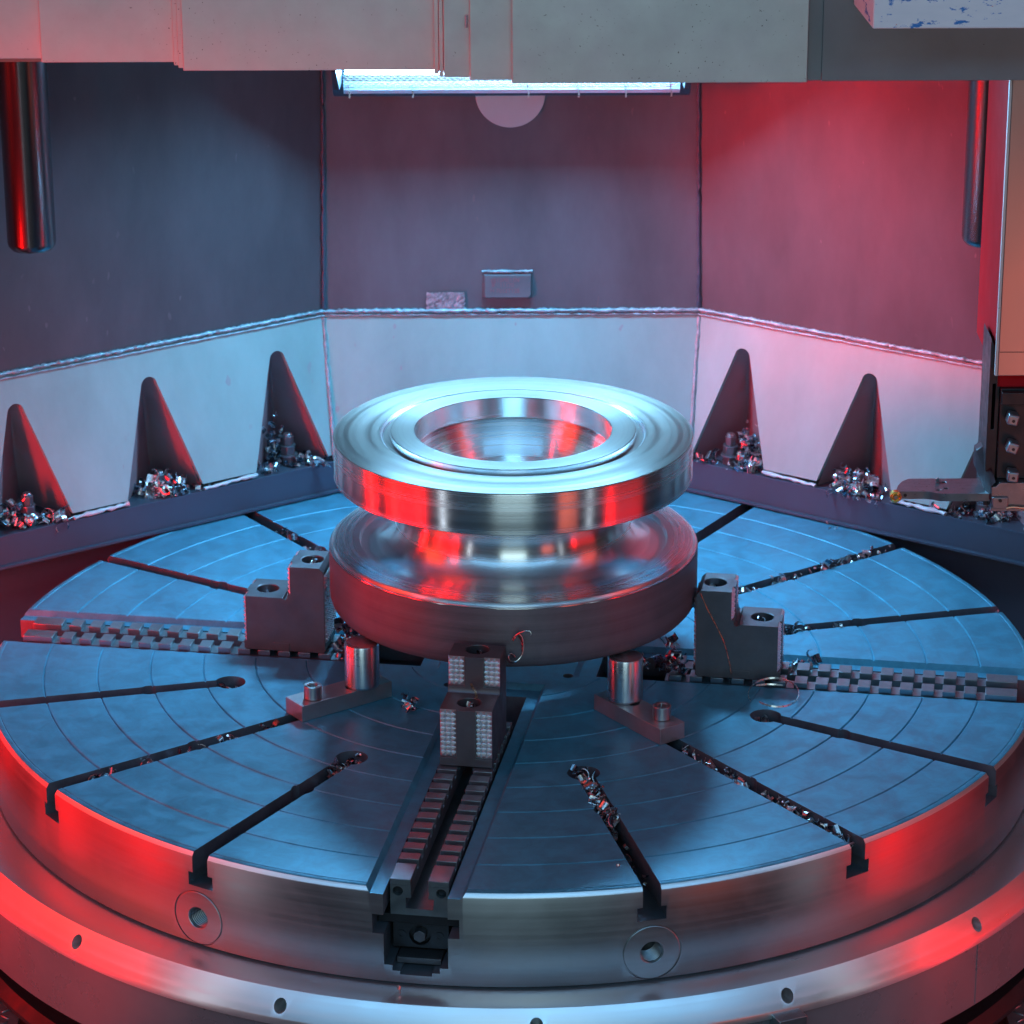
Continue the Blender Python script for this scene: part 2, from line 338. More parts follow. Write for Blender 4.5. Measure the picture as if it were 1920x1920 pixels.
for a in(-112.97,-67.45):
    e=U(a); n=64; vs=[];fs=[]; s=Vector((-e.y,e.x,0)); up=Vector((0,0,1)); rad=[.0485,.0485,.0475,.0205,.0195,.0195]; dep=[.9955,.9995,1.0002,1.0002,.9992,.93]
    for R,dp in zip(rad,dep):
        for i in range(n):
            q=2*math.pi*i/n; x=math.cos(q)*R; off=math.sqrt(max(0,1-x*x))-1
            vs.append(e*(dp+(off if dp>.95 else 0))+s*x+up*(math.sin(q)*R-.1215))
    for k in range(len(rad)-1):
        for i in range(n): fs.append((k*n+i,k*n+(i+1)%n,(k+1)*n+(i+1)%n,(k+1)*n+i))
    fs.append(tuple((len(rad)-1)*n+i for i in range(n)))
    me=bpy.data.meshes.new('plug'); me.from_pydata([tuple(x) for x in vs],[],fs); bm=bmesh.new(); bm.from_mesh(me); bmesh.ops.recalc_face_normals(bm,faces=bm.faces); bm.to_mesh(me); bm.free()
    pl=link('threaded_plug',me,M['tside'],table)
    bm=bmesh.new()
    for k in range(9): 
        c=e*(.992-.0042*k)+up*(-.1215)
        ring=[]
        for i in range(40):
            q=2*math.pi*i/40; ring.append(c+(s*math.cos(q)+up*math.sin(q))*.0188)
        tube(bm,ring+[ring[0]],.0011,5,cap=False)
    th=link('bore_thread',bmme(bm),M['tside'],pl)
# ------------------------------------------------------------------ jaw rails in the three visible slots
def make_rail(label):
    o=thing('jaw_rail',label,'jaw rail',(0,0,0),0,'toothed jaw rails in the wide slots')
    for sgn in(-1,1):
        bm=bmesh.new(); y0,y1=sorted((sgn*.0147,sgn*.0495)); box(bm,.30,.9605,y0,y1,-.034,-.0112)
        hole=bmesh.new(); cyl(hole,(.945,sgn*.0365,-.0222),(1,sgn*.0365,-.0222),.0086,28)
        r=link('rail',boolean(bmme(bm),[bmme(hole)]),M['rail'],o)
        bm=bmesh.new(); cyl(bm,(.94,sgn*.0365,-.0222),(.951,sgn*.0365,-.0222),.0075,24); link('grub_screw',bmme(bm),M['black'],r)
        bm=bmesh.new(); box(bm,.9015,.9606,y0,y1,-.0111,0); link('end_block',bmme(bm),M['rail'],o,bevel=.0009)
        tm=bmesh.new(); box(tm,-.0119,.0119,min(y0,y1),max(y0,y1),-.0111,0); tm=bmme(tm,'tooth'); tm.materials.append(M['rail'])
        for k in range(15):
            t=link('tooth',tm,None,o,(.8740-.0396*k,0,0),smooth=30 if k==0 else None,bevel=.0008)
    bm=bmesh.new(); box(bm,.30,.9603,-.0495,-.0235,-.0535,-.0341); box(bm,.30,.9603,.0235,.0495,-.0535,-.0341); link('lower_rail',bmme(bm),M['rail'],o)
    bm=bmesh.new(); box(bm,.30,.9600,-.0493,.0493,-.0655,-.0536); link('trough_floor',bmme(bm),M['rail'],o)
    bm=bmesh.new(); box(bm,.30,.958,-.071,.071,-.0815,-.0657); link('shoulder_plate',bmme(bm),M['black'],o,bevel=.0006)
    bm=bmesh.new(); box(bm,.93,.952,-.047,.047,-.129,-.0817); h=bmesh.new(); cyl(h,(.94,-.002,-.106),(1,-.002,-.106),.0185,32)
    pl=link('end_plate',boolean(bmme(bm),[bmme(h)]),M['black'],o)
    bm=bmesh.new(); cyl(bm,(.93,-.002,-.107),(.9565,-.002,-.107),.0115,6); link('drive_nut',bmme(bm),M['jaw'],o,bevel=.001)
    for sgn in(-1,1):
        bm=bmesh.new(); cyl(bm,(.95,sgn*.032-.001,-.106),(.9535,sgn*.032-.001,-.106),.0078,24); h=bmesh.new(); cyl(h,(.9525,sgn*.032-.001,-.106),(.96,sgn*.032-.001,-.106),.0042,6)
        link('plate_screw',boolean(bmme(bm),[bmme(h)]),M['black'],o)
    bm=bmesh.new(); box(bm,.90,.972,-.0375,.0375,-.149,-.1385); link('bottom_key',bmme(bm),M['jaw'],o,bevel=.0008)
    return o
def copy_tree(o,parent=None):
    c=o.copy(); COL.objects.link(c)
    if parent: c.parent=parent
    for ch in list(o.children): copy_tree(ch,c)
    return c
rl=make_rail('toothed jaw rail running towards the viewer, open end with two screws and drive nut')
r2=copy_tree(rl); r3=copy_tree(rl)
rl.rotation_euler.z=R_(-90)+TH; r2.rotation_euler.z=R_(180)+TH; r3.rotation_euler.z=TH
r2['label']='toothed jaw rail reaching the left rim of the turntable, lit red at its end'
r3['label']='toothed jaw rail reaching the right rim of the turntable, lit blue'
# ------------------------------------------------------------------ stepped chuck jaws
def make_jaw(label):
    o=thing('chuck_jaw',label,'chuck jaw',(0,0,0),0,'stepped hard jaws clamping the workpiece')
    a,b,c=.3575,.4285,.5170; w=.0468; h1,h2=.1100,.1750
    prof=[(a+.004,.0006),(c-.003,.0006),(c,.0036),(c,h1),(b+.0105,h1),(b+.0075,h1-.0035),(b+.0035,h1-.004),(b+.001,h1-.001),(b,h1+.004),(b,h2),(a+.009,h2),(a+.001,h2-.008),(a,h2-.012),(a,.004)]
    bm=bmesh.new(); A=[bm.verts.new((x,-w,z)) for x,z in prof]; B=[bm.verts.new((x,w,z)) for x,z in prof]
    bm.faces.new(A); bm.faces.new(B[::-1]); n=len(prof)
    for i in range(n): j=(i+1)%n; bm.faces.new((A[i],B[i],B[j],A[j]))
    cs=[]
    for x,z in((.3885,h2),(.4785,h1)):
        q=bmesh.new(); cyl(q,(x,0,z-.040),(x,0,z+.03),.0212,40); cs.append(bmme(q))
        q=bmesh.new(); cyl(q,(x,0,z-.0012),(x,0,z+.0012),.0212,40,r2=.0235); cs.append(bmme(q))
    for (x,z0,z1) in((c,.018,h1+.02),(b,h1+.008,h2+.02)):
        for s in(-1,1):
            q=bmesh.new(); y0,y1=sorted((s*.0172,s*.06)); box(q,x-.0046,x+.02,y0,y1,z0,z1); cs.append(bmme(q))
    link('jaw_body',boolean(bmme(bm),cs),M['jaw'],o,bevel=.0012)
    # serrated gripping pads: small pyramids
    def pad(x0,y0,y1,z0,z1,name,face=1,pitch=.0088,rows=None):
        bm=bmesh.new(); nz=max(1,round((z1-z0)/.0092)); ny=max(1,round((y1-y0)/.0093)); dz=(z1-z0)/nz; dy=(y1-y0)/ny
        for i in range(nz):
            for j in range(ny):
                ya,yb=y0+j*dy,y0+(j+1)*dy; za,zb=z0+i*dz,z0+(i+1)*dz
                q=[bm.verts.new((x0,y,z)) for y,z in((ya,za),(yb,za),(yb,zb),(ya,zb))]
                t=[bm.verts.new((x0+face*.0048,y,z)) for y,z in(((ya+yb)/2-.0009,(za+zb)/2+.0004),((ya+yb)/2+.0009,(za+zb)/2+.0004),((ya+yb)/2+.0009,(za+zb)/2+.0016),((ya+yb)/2-.0009,(za+zb)/2+.0016))]
                bm.faces.new(t if face>0 else t[::-1])
                for k in range(4): bm.faces.new((q[k],q[(k+1)%4],t[(k+1)%4],t[k]))
        props(link(name,bmme(bm),M['pad'],o,smooth=10),kind='stuff')
    for s in(-1,1):
        y0,y1=sorted((s*.0176,s*.0466))
        pad(c-.0046,y0,y1,.019,h1-.0005,'serrated_pad'); pad(b-.0046,y0,y1,h1+.009,h2-.0005,'serrated_pad')
    pad(a,-.044,.044,.02,h2-.016,'gripping_face',-1)
    for s in(-1,1):
        bm=bmesh.new(); y0,y1=min(s*.0455,s*.0476),max(s*.0455,s*.0476)
        prism(bm,[(.428,.0165),(.460,.0165),(.460,.004),(.4432,.004),(.4432,-.0105),(.4285,-.0105),(.4285,.004),(.428,.004)],0,.0021,Matrix.Translation((0,y1,0))@Matrix.Rotation(R_(90),4,'X'))
        link('locating_key',bmme(bm),M['jaw'],o,bevel=.0004)
    return o
j1=make_jaw('stepped steel jaw standing nearest the viewer with serrated pads facing front')
j2=copy_tree(j1); j3=copy_tree(j1)
j1.rotation_euler.z=R_(-90)+TH; j2.rotation_euler.z=R_(180)+TH; j3.rotation_euler.z=TH
j2['label']='stepped steel jaw gripping the workpiece from the left, its side lit dark red'
j3['label']='stepped steel jaw gripping the workpiece from the right, a red wire chip on its side'
# ------------------------------------------------------------------ workpiece
X0=.0025
wp=thing('workpiece','machined steel ring forging with mirror bright waist and bored flanged top held in the chuck','workpiece',(X0,0,0))
def arc(cx,cz,r,a0,a1,n): return [(cx+r*math.cos(R_(a0+(a1-a0)*i/n)),cz+r*math.sin(R_(a0+(a1-a0)*i/n))) for i in range(n+1)]
# flange
zt=.4565; zb=.3735
fl=[(.1785,.30),(.1842,.415),(.1845,zt+.0030),(.1855,zt+.0045),(.187,zt+.0048),(.2285,zt+.0048),(.2300,zt+.0038),(.2305,zt-.0065),(.236,zt-.0082),(.243,zt-.0078),(.2495,zt-.0008),(.254,zt),(.300,zt-.0012),(.335,zt-.0030),(.3368,zt-.0042),(.3372,zt-.006),(.3372,zb+.0015),(.336,zb),(.236,zb),(.2345,zb-.001),(.2335,zb-.30*.0),(.2330,.352)]
fl=[(.1560,.352),(.1815,.4180),(.1842,.4210)]+fl[2:]
fm=lathe(fl,360); fm.materials.append(M['flange']); fm.materials.append(M['ftop'])
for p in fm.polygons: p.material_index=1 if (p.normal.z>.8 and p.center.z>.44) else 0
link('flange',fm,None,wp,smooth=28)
nk=[(.234,.3519),(.2335,.3495),(.2255,.3480),(.2215,.3460)]+arc(.2870,.3075,.0700,152,262,26)
nk=[(r if r<.2885 else .2885,z) for r,z in nk]
last=nk[-1]
nk+=[(.2885,.2395),(.2890,.2400)]
nk=[p for i,p in enumerate(nk) if i==0 or (abs(p[0]-nk[i-1][0])+abs(p[1]-nk[i-1][1]))>1e-5]
nk+=[(.2905,.2470),(.2915,.2480),(.3050,.2478),(.3370,.2462),(.3405,.2452),(.3425,.2430),(.3435,.2412),(.3433,.2398),(.3455,.2392),(.3478,.2385),(.3480,.2372),(.14,.2372),(.132,.2372),(.1559,.3519)]
nm=lathe(nk,360); nm.materials.append(M['neck']); nm.materials.append(M['flange'])
for p in nm.polygons:
    r_=math.hypot(p.center.x,p.center.y); p.material_index=1 if r_>.2893 else 0
link('turned_waist',nm,None,wp,smooth=28)
rb=[(.3478,.2371),(.3490,.2362),(.3494,.2340),(.3494,.146),(.3485,.137),(.3455,.129),(.340,.1225),(.333,.1190),(.325,.1180),(.19,.1180),(.125,.1180),(.125,.2371)]
link('rough_base',lathe(rb,300),M['rough'],wp,smooth=40)
# ------------------------------------------------------------------ rest bars with risers
def make_rest(label,va,capv):
    o=thing('rest_bar',label,'rest bar',(0,0,0),0,'rest bars bolted over the long slots')
    bm=bmesh.new(); box(bm,.297,.4945,-.0285,.0275,.0005,.0315); hs=[]
    for u in(.4565,.372): h=bmesh.new(); cyl(h,(u,.005,-.01),(u,.005,.05),.0118,28); hs.append(bmme(h))
    link('bar',boolean(bmme(bm),hs),M['bar'],o,bevel=.0009)
    bm=bmesh.new(); cyl(bm,(.4565,.005,.0318),(.4565,.005,.0575),.0166,40); h=bmesh.new(); cyl(h,(.4565,.005,.046),(.4565,.005,.07),.0102,6)
    link('cap_screw',boolean(bmme(bm),[bmme(h)]),M['cap'],o,bevel=.0012)
    bm=bmesh.new(); cyl(bm,(.4565,.005,-.03),(.4565,.005,.0316),.0100,20); link('screw_shank',bmme(bm),M['black'],o)
    return o
q1=make_rest('steel rest bar with cap screw left of the front jaw, end face bright red',0,0); q2=copy_tree(q1)
q1.rotation_euler.z=R_(-135)+TH; q2.rotation_euler.z=R_(-45)+TH
q2['label']='steel rest bar with cap screw right of the front jaw, sawn end face'
rp=[(0,.0318),(.0300,.0318),(.0318,.0335),(.0325,.038),(.0325,.1135),(.0312,.1168),(.0290,.1174),(0,.1174)]
rme=lathe(rp,96); rme.materials.append(M['riser'])
for a,u,v,lab in((-135,.3500,.0085,'polished steel support cylinder under the workpiece standing on the left rest bar, two red reflections'),(-45,.3475,.0045,'polished steel support cylinder under the workpiece standing on the right rest bar')):
    c=pol(a,u,v,0); o=link('support_cylinder',rme,None,None,(c.x,c.y,0),smooth=40); props(o,lab,'support cylinder','support cylinders under the workpiece')
# ------------------------------------------------------------------ guard walls
def lerp(a,b,t): return a+(b-a)*t
CB={-1:Vector((-.386,.920,.066)),1:Vector((.386,.920,.066))}; CT={-1:Vector((-.407,.993,.385)),1:Vector((.407,.993,.385))}
CU={-1:Vector((-.395,.955,.905)),1:Vector((.395,.955,.905))}
DD={-1:Vector((-.825,-.565,0)),1:Vector((.825,-.565,0))}; IN={-1:Vector((-.565,.825,0)),1:Vector((.565,.825,0))}
def Pw(sd,s,z,dep=0):
    t=(z-.066)/(.385-.066); return lerp(CB[sd],CT[sd],t)+DD[sd]*s+IN[sd]*dep
LEN=1.35
def bead(name,pts,r,mat,parent,amp=.35,flat=1,step=.006,seed=3):
    """lumpy bead along a polyline"""
    rng=random.Random(seed); out=[]
    for a,b in zip(pts,pts[1:]):
        a=Vector(a);b=Vector(b);n=max(2,int((b-a).length/step))
        for i in range(n): out.append(a+(b-a)*(i/n)+Vector([rng.uniform(-1,1)*r*.22 for _ in range(3)]))
    out.append(Vector(pts[-1])); st=random.getstate(); random.seed(seed); bm=bmesh.new(); tube(bm,out,r,10,flat,amp); random.setstate(st)
    return link(name,bmme(bm),M[mat],parent,smooth=80)
sites={-1:[.1050,.4165,.7260],1:[.0960,.4060,.7150]}
labL={-1:'pale lower guard panel on the left with three tapered pockets',1:'pale lower guard panel on the right with tapered pockets, lit pink'}
for sd in(-1,1):
    g0=thing('lower_guard_panel',labL[sd],'guard panel')
    out=[(0,.385),(0,.0835)]
    # walk along the bottom, cutting tapered rounded pockets
    outl=[]; SK=lambda z: .0245*(z-.066)/.319
    for s0 in sites[sd]+[sites[sd][2]+.308]:
        h=.0905; zc=.3065; r=.0190
        arcp=[(s0+SK(zc)-r*math.cos(q),zc+r*math.sin(q)) for q in[R_(8+164*i/12) for i in range(13)]]
        outl+=[(s0-h,.0835 if s0-h>0 else .0835)]+arcp+[(s0+h,.0835)]
    out+=outl+[(LEN,.0835),(LEN,.385)]
    if out[2][0]<0: out[1]=(out[2][0]-.001,.0835)
    bm=bmesh.new(); F=[bm.verts.new(Pw(sd,s,z)) for s,z in out]; B=[bm.verts.new(Pw(sd,s,z,.013)) for s,z in out]
    f=bm.faces.new(F); bm.faces.new(B[::-1]); n=len(out)
    for i in range(n): bm.faces.new((F[i],B[i],B[(i+1)%n],F[(i+1)%n]))
    bm.normal_update(); bmesh.ops.triangulate(bm,faces=[x for x in bm.faces if len(x.verts)>4])
    link('panel_sheet',bmme(bm),M['walllo'],g0,smooth=20)
    for k,s00 in enumerate(sites[sd]+[sites[sd][2]+.308]):
        s0=s00; bm=bmesh.new(); ap=.324; r=.021; h=.0945
        # V shaped recess: rows from floor to apex
        rows=[]
        for i in range(9):
            t=i/8; z=.068+(ap-.068)*t; s0=s00+SK(z); hw=lerp(h,r,t); dp=.013+.142*(1-t)**.9+.010; sc=s0-.057*(1-t)
            rows.append([bm.verts.new(Pw(sd,s0-hw,z,.0132)),bm.verts.new(Pw(sd,lerp(s0-hw,sc,.93),z,lerp(.0132,dp,.95))),bm.verts.new(Pw(sd,sc+.004,z,dp)),bm.verts.new(Pw(sd,lerp(sc,s0+hw,.06),z,dp-.004)),bm.verts.new(Pw(sd,s0+hw,z,.0132))])
        for a,b in zip(rows,rows[1:]):
            for c in range(4): bm.faces.new((a[c],a[c+1],b[c+1],b[c]))
        tp=bm.verts.new(Pw(sd,s0,ap+.008,.0132)); s0=s00
        for c in range(4): bm.faces.new((rows[-1][c],rows[-1][c+1],tp))
        pk=link('recess',bmme(bm,recalc=False),M['pocket'],g0,smooth=35)
        # rolled edge inside the cut-out
        e=[Pw(sd,s0+.0895,.085,.016),Pw(sd,s0+SK(.305)+.0195,.305,.016)]
        bead('recess_weld',e,.0042,'pocket',pk,.25,1,.012,5+k)
    segs=[0]+[x for s0 in sites[sd]+[sites[sd][2]+.308] for x in(s0-.09,s0+.09)]+[LEN]
    for i in range(0,len(segs),2):
        a,b=segs[i],segs[i+1]
        if b-a>.03: bead('sealant_bead',[Pw(sd,a,.079,-.002),Pw(sd,b,.075,-.004)],.0056,'seal',g0,.4,.7,.010,11+i)
    # upper panel
    g1=thing('upper_guard_panel','dark enamel upper guard wall on the left, shaded blue' if sd<0 else 'enamel upper guard wall on the right, flooded with red light','guard panel')
    bm=bmesh.new(); a=CT[sd]+Vector((0,0,.004)); q=[a,a+DD[sd]*LEN,CU[sd]+DD[sd]*LEN+Vector((0,0,.9)),CU[sd]+Vector((sd*-.0,0,.9))]
    q[3]=a+(CU[sd]-a)*2.6; q[2]=q[3]+DD[sd]*LEN
    F=[bm.verts.new(x) for x in q]; B=[bm.verts.new(x+IN[sd]*.02) for x in q]; bm.faces.new(F); bm.faces.new(B[::-1])
    for i in range(4): bm.faces.new((F[i],B[i],B[(i+1)%4],F[(i+1)%4]))
    link('wall_sheet',bmme(bm),M['wallhi'],g1)
    tp=CT[sd]; o3=-IN[sd]
    bead('weld_bead',[tp+o3*.003+Vector((0,0,.0058)),tp+DD[sd]*LEN+o3*.003+Vector((0,0,.0058))],.0050,'weld',g1,.28,.8,.0045,21)
    bead('weld_bead',[tp+o3*.0035+Vector((0,0,-.0045)),tp+DD[sd]*LEN+o3*.0035+Vector((0,0,-.0045))],.0028,'weld',g1,.3,.8,.005,22)
    bead('corner_weld',[CT[sd]+Vector((sd*-.001,-.004,.01)),CT[sd]+(CU[sd]-CT[sd])*1.4+Vector((0,-.004,0))],.0045,'strip',g1,.2,1,.012,23)
    bead('corner_weld',[CB[sd]+Vector((0,-.003,.01)),CT[sd]+Vector((0,-.003,-.01))],.0042,'weld',g0,.25,1,.008,24)
g0=thing('lower_guard_panel','pale lower guard panel straight behind the workpiece','guard panel')
bm=bmesh.new(); F=[bm.verts.new(x) for x in(CB[-1]+Vector((0,.002,.0)),CB[1]+Vector((0,.002,.0)),CT[1],CT[-1])]; B=[bm.verts.new(v.co+Vector((0,.012,0))) for v in F]
bm.faces.new(F); bm.faces.new(B[::-1]); [bm.faces.new((F[i],B[i],B[(i+1)%4],F[(i+1)%4])) for i in range(4)]
link('panel_sheet',bmme(bm),M['walllo'],g0)
g1=thing('upper_guard_panel','grey enamel guard wall straight behind the workpiece carrying the small plate','guard panel')
bm=bmesh.new(); u=CT[1]+Vector((0,0,.004)); tr=u+(CU[1]-u)*2.6; u2=CT[-1]+Vector((0,0,.004)); tl=u2+(CU[-1]-u2)*2.6
F=[bm.verts.new(x) for x in(u2,u,tr,tl)]; B=[bm.verts.new(v.co+Vector((0,.02,0))) for v in F]
bm.faces.new(F); bm.faces.new(B[::-1]); [bm.faces.new((F[i],B[i],B[(i+1)%4],F[(i+1)%4])) for i in range(4)]
link('wall_sheet',bmme(bm),M['wallmid'],g1)
bead('weld_bead',[CT[-1]+Vector((0,-.004,.0055)),CT[1]+Vector((0,-.004,.0055))],.0056,'weld',g1,.3,.8,.005,31)
bead('weld_bead',[CT[-1]+Vector((0,-.0035,-.0035)),CT[1]+Vector((0,-.0035,-.0035))],.0030,'weld',g1,.3,.8,.005,32)
# frame strip round the turntable with floor of the pockets
fr=thing('guard_frame','dark blue-grey frame strip running round the back of the turntable under the guards','frame')
pl=[CB[-1]+DD[-1]*LEN,CB[-1],CB[1],CB[1]+DD[1]*LEN]; nr=[-IN[-1],(-IN[-1]+Vector((0,-1,0))).normalized()*1.045,(-IN[1]+Vector((0,-1,0))).normalized()*1.045,-IN[1]]
def sweep(name,prof,mat,parent,**k):
    bm=bmesh.new(); rows=[]
    for p,n in zip(pl,nr): rows.append([bm.verts.new(Vector((p.x,p.y,0))+n*a+Vector((0,0,z))) for a,z in prof])
    for a,b in zip(rows,rows[1:]):
        for i in range(len(prof)): bm.faces.new((a[i],a[(i+1)%len(prof)],b[(i+1)%len(prof)],b[i]))
    bm.faces.new(rows[0][::-1]); bm.faces.new(rows[-1])
    return link(name,bmme(bm),mat,parent,**k)
sweep('frame_strip',[(.004,.0675),(0.006,.0665),(.006,.009),(-.20,.009),(-.20,.0675)],M['strip'],fr)
sweep('pocket_floor',[(.0028,.0700),(.0028,.0677),(-.20,.0677),(-.20,.0700)],M['pit'],fr)
sweep('edge_lip',[(.0066,.0718),(.0066,.0664),(.0029,.0664),(.0029,.0718)],M['strip'],fr)
sweep('foot_lip',[(.0155,.0085),(.0155,.0035),(-.02,.0035),(-.02,.0085)],M['strip'],fr)
sweep('lower_skirt',[(-.030,.0030),(-.030,-.60),(-.045,-.60),(-.045,.0030)],M['pit'],fr)
tray=thing('chip_tray','dark chip tray ring below the rear edge of the turntable','chip tray')
link('tray_ring',lathe([(1.115,-.215),(1.30,-.150),(1.62,-.13),(1.62,-.14),(1.115,-.225)],160),M['pit'],tray)
bm=bmesh.new(); bm.from_mesh(tray.children[0].data); bmesh.ops.delete(bm,geom=[f for f in bm.faces if f.calc_center_median().y<.12],context='FACES'); bm.to_mesh(tray.children[0].data); bm.free()
# ------------------------------------------------------------------ chequered floor plates in the near corners
def plate(label,pts,z):
    o=thing('chequer_plate',label,'floor plate',(0,0,0),0,'chequered steel floor plates')
    bm=bmesh.new(); prism(bm,pts,z-.012,z); link('plate_sheet',bmme(bm),M['floor'],o)
    x0,x1=min(p[0] for p in pts),max(p[0] for p in pts); y0,y1=min(p[1] for p in pts),max(p[1] for p in pts)
    def inside(x,y):
        c=False;n=len(pts)
        for i in range(n):
            (xa,ya),(xb,yb)=pts[i],pts[(i+1)%n]
            if (ya>y)!=(yb>y) and x<(xb-xa)*(y-ya)/(yb-ya)+xa: c=not c
        return c
    bm=bmesh.new(); i=0; y=y0
    while y<y1:
        x=x0; j=0
        while x<x1:
            if inside(x-.012,y-.01) and inside(x+.012,y+.01):
                T=Matrix.Translation((x,y,z))@Matrix.Rotation(R_(40 if (i+j)%2 else -40),4,'Z')@Matrix.Diagonal((.0135,.0034,.0022,1)); r=bmesh.ops.create_icosphere(bm,subdivisions=1,radius=1,matrix=T)
            x+=.024; j+=1
        y+=.024; i+=1
    props(link('raised_lug',bmme(bm),M['floor'],o,smooth=60),kind='stuff')
plate('chequered floor plate in the near left corner, lit red',[(-1.9,.1),(-.955,-.495),(-.890,-.573),(-.888,-1.1),(-1.9,-1.1)],-.45)
plate('chequered floor plate in the near right corner behind the dark strut',[(1.9,.2),(.935,-.43),(.885,-.55),(.892,-1.1),(1.9,-1.1)],-.45)
plate('round-cornered chequered floor plate left of the dark strut in the near right corner',[(.868,-1.1),(.868,-.66),(.862,-.60),(.845,-.585),(.82,-.588),(.77,-.629),(.70,-.70),(.66,-.80),(.64,-1.1)],-.45)
# ------------------------------------------------------------------ anchor bolts in the pockets
def bolt(x,y,z,label,rot,n=3):
    o=thing('anchor_bolt',label,'anchor bolt',(x,y,z),rot,'hexagon anchor bolts in the guard pockets')
    for i,(z0,z1,r) in enumerate(((0,.020,.0175),(.024,.042,.0170),(.0445,.0650,.0128))):
        bm=bmesh.new(); cyl(bm,(0,0,z0),(0,0,z1),r,6); link('hex_nut' if i<2 else 'bolt_head',bmme(bm),M['jaw'],o,rot=(0,0,(.3,.9,.5)[i]),bevel=.0015)
    bm=bmesh.new(); cyl(bm,(0,0,.0205),(0,0,.0235),.021,28); cyl(bm,(0,0,.0422),(0,0,.0443),.0165,24); link('washer',bmme(bm),M['rail'],o)
    bm=bmesh.new(); cyl(bm,(0,0,.065),(0,0,.0700),.0088,20); link('bolt_tip',bmme(bm),M['chip'],o,bevel=.001)
FZ=.0703
bolt(-.486,.905,FZ,'hex anchor bolt in the left panel pocket nearest the corner',.1)
bolt(-1.000,.535,FZ,'hex anchor bolt in the left panel pocket at the picture edge, lit red',.2)
bolt(.474,.893,FZ,'hex anchor bolt in the right panel pocket nearest the corner',.5)
bolt(.978,.560,FZ-.012,'hex anchor bolt in the right panel pocket beneath the cutting tool',.3)
bolt(-.747,.720,FZ-.020,'hex anchor bolt almost buried in chips in the middle pocket of the left panel',.6)
bolt(.735,.705,FZ-.020,'hex anchor bolt almost buried in chips in the middle pocket of the right panel',.6)
# ------------------------------------------------------------------ wall fittings
tilt=-math.atan(.038/.52)
npo=thing('name_plate','small raised rating plate with three stamped lines on the centre wall','name plate',(-.0085,.9878,.448))
npo.rotation_euler=(R_(90)-tilt*-1,0,0)
bm=bmesh.new(); 
wv,hv=.0545,.030
A=[(-wv,-hv),(wv-.006,-hv),(wv,-hv+.006),(wv,hv),(-wv,hv)]
B=[(-wv+.006,-hv+.004),(wv-.009,-hv+.004),(wv-.004,-hv+.009),(wv-.004,hv-.008),(-wv+.006,hv-.008)]
a=[bm.verts.new((x,y,-.002)) for x,y in A]; b=[bm.verts.new((x,y,.0085)) for x,y in B]; bm.faces.new(b); bm.faces.new(a[::-1])
for i in range(5): bm.faces.new((a[i],a[(i+1)%5],b[(i+1)%5],b[i]))
link('plate_body',bmme(bm),M['wallmid'],npo,bevel=.0008)
def text(name,body,size,loc,mat,parent,ext=.0004,rot=(0,0,0)):
    c=bpy.data.curves.new(name,'FONT'); c.body=body; c.size=size; c.extrude=ext; c.align_x='LEFT'; c.resolution_u=2
    t=bpy.data.objects.new('t',c); COL.objects.link(t); dg=bpy.context.evaluated_depsgraph_get(); me=bpy.data.meshes.new_from_object(t.evaluated_get(dg)); bpy.data.objects.remove(t)
    return link(name,me,mat,parent,loc,rot,smooth=None)
M['ink']=metal('stamped_ink',(.22,.10,.13),.6,0,.1,20,.02,90)
for k,(tx,x,y) in enumerate((('@12P8J1SN',-.036,.0085),('B   11170',-.034,-.0025),('H 7013T128',-.037,-.0150))): text('stamped_line',tx,.0125,(x,y,.0088),M['ink'],npo)
bead('plate_weld',[(-.063,.9858,.4795),(.046,.9858,.4795)],.0040,'weld',None,.35,.8,.005,41)
pw=bpy.data.objects['plate_weld']; pw.parent=npo; pw.matrix_parent_inverse=Matrix.Translation(npo.location).inverted() if False else (Matrix.Translation(npo.location)@npo.rotation_euler.to_matrix().to_4x4()).inverted()
bm=bmesh.new(); rng=random.Random(4); nx,nz=18,8; gv=[]
for i in range(nx+1):
    gv.append([bm.verts.new((-.1835+.083*i/nx+rng.uniform(-.0008,.0008),.9885+.0028*(j/nz-.5)*-1-rng.uniform(.001,.0032),.395+.038*j/nz+rng.uniform(-.001,.001))) for j in range(nz+1)])
for i in range(nx):
    for j in range(nz): bm.faces.new((gv[i][j],gv[i+1][j],gv[i+1][j+1],gv[i][j+1]))
o=link('tape_patch',bmme(bm),M['paper'],smooth=None); md=o.modifiers.new('s','SOLIDIFY'); md.thickness=.0006
props(o,'crumpled grey tape patch stuck over the weld left of the name plate','tape')
bm=bmesh.new(); cyl(bm,(-.0005,.9535,.877),(-.0005,.962,.877),.0735,72); props(link('wall_disc',bmme(bm),M['disc'],bevel=.0012),'round pale metal disc on the centre wall half hidden by the work lamp','disc')
# ------------------------------------------------------------------ work lamp
lamp=thing('work_lamp','long black work lamp with glowing expanded metal grille hung under the header','lamp',(0.0025,.80,.9175))
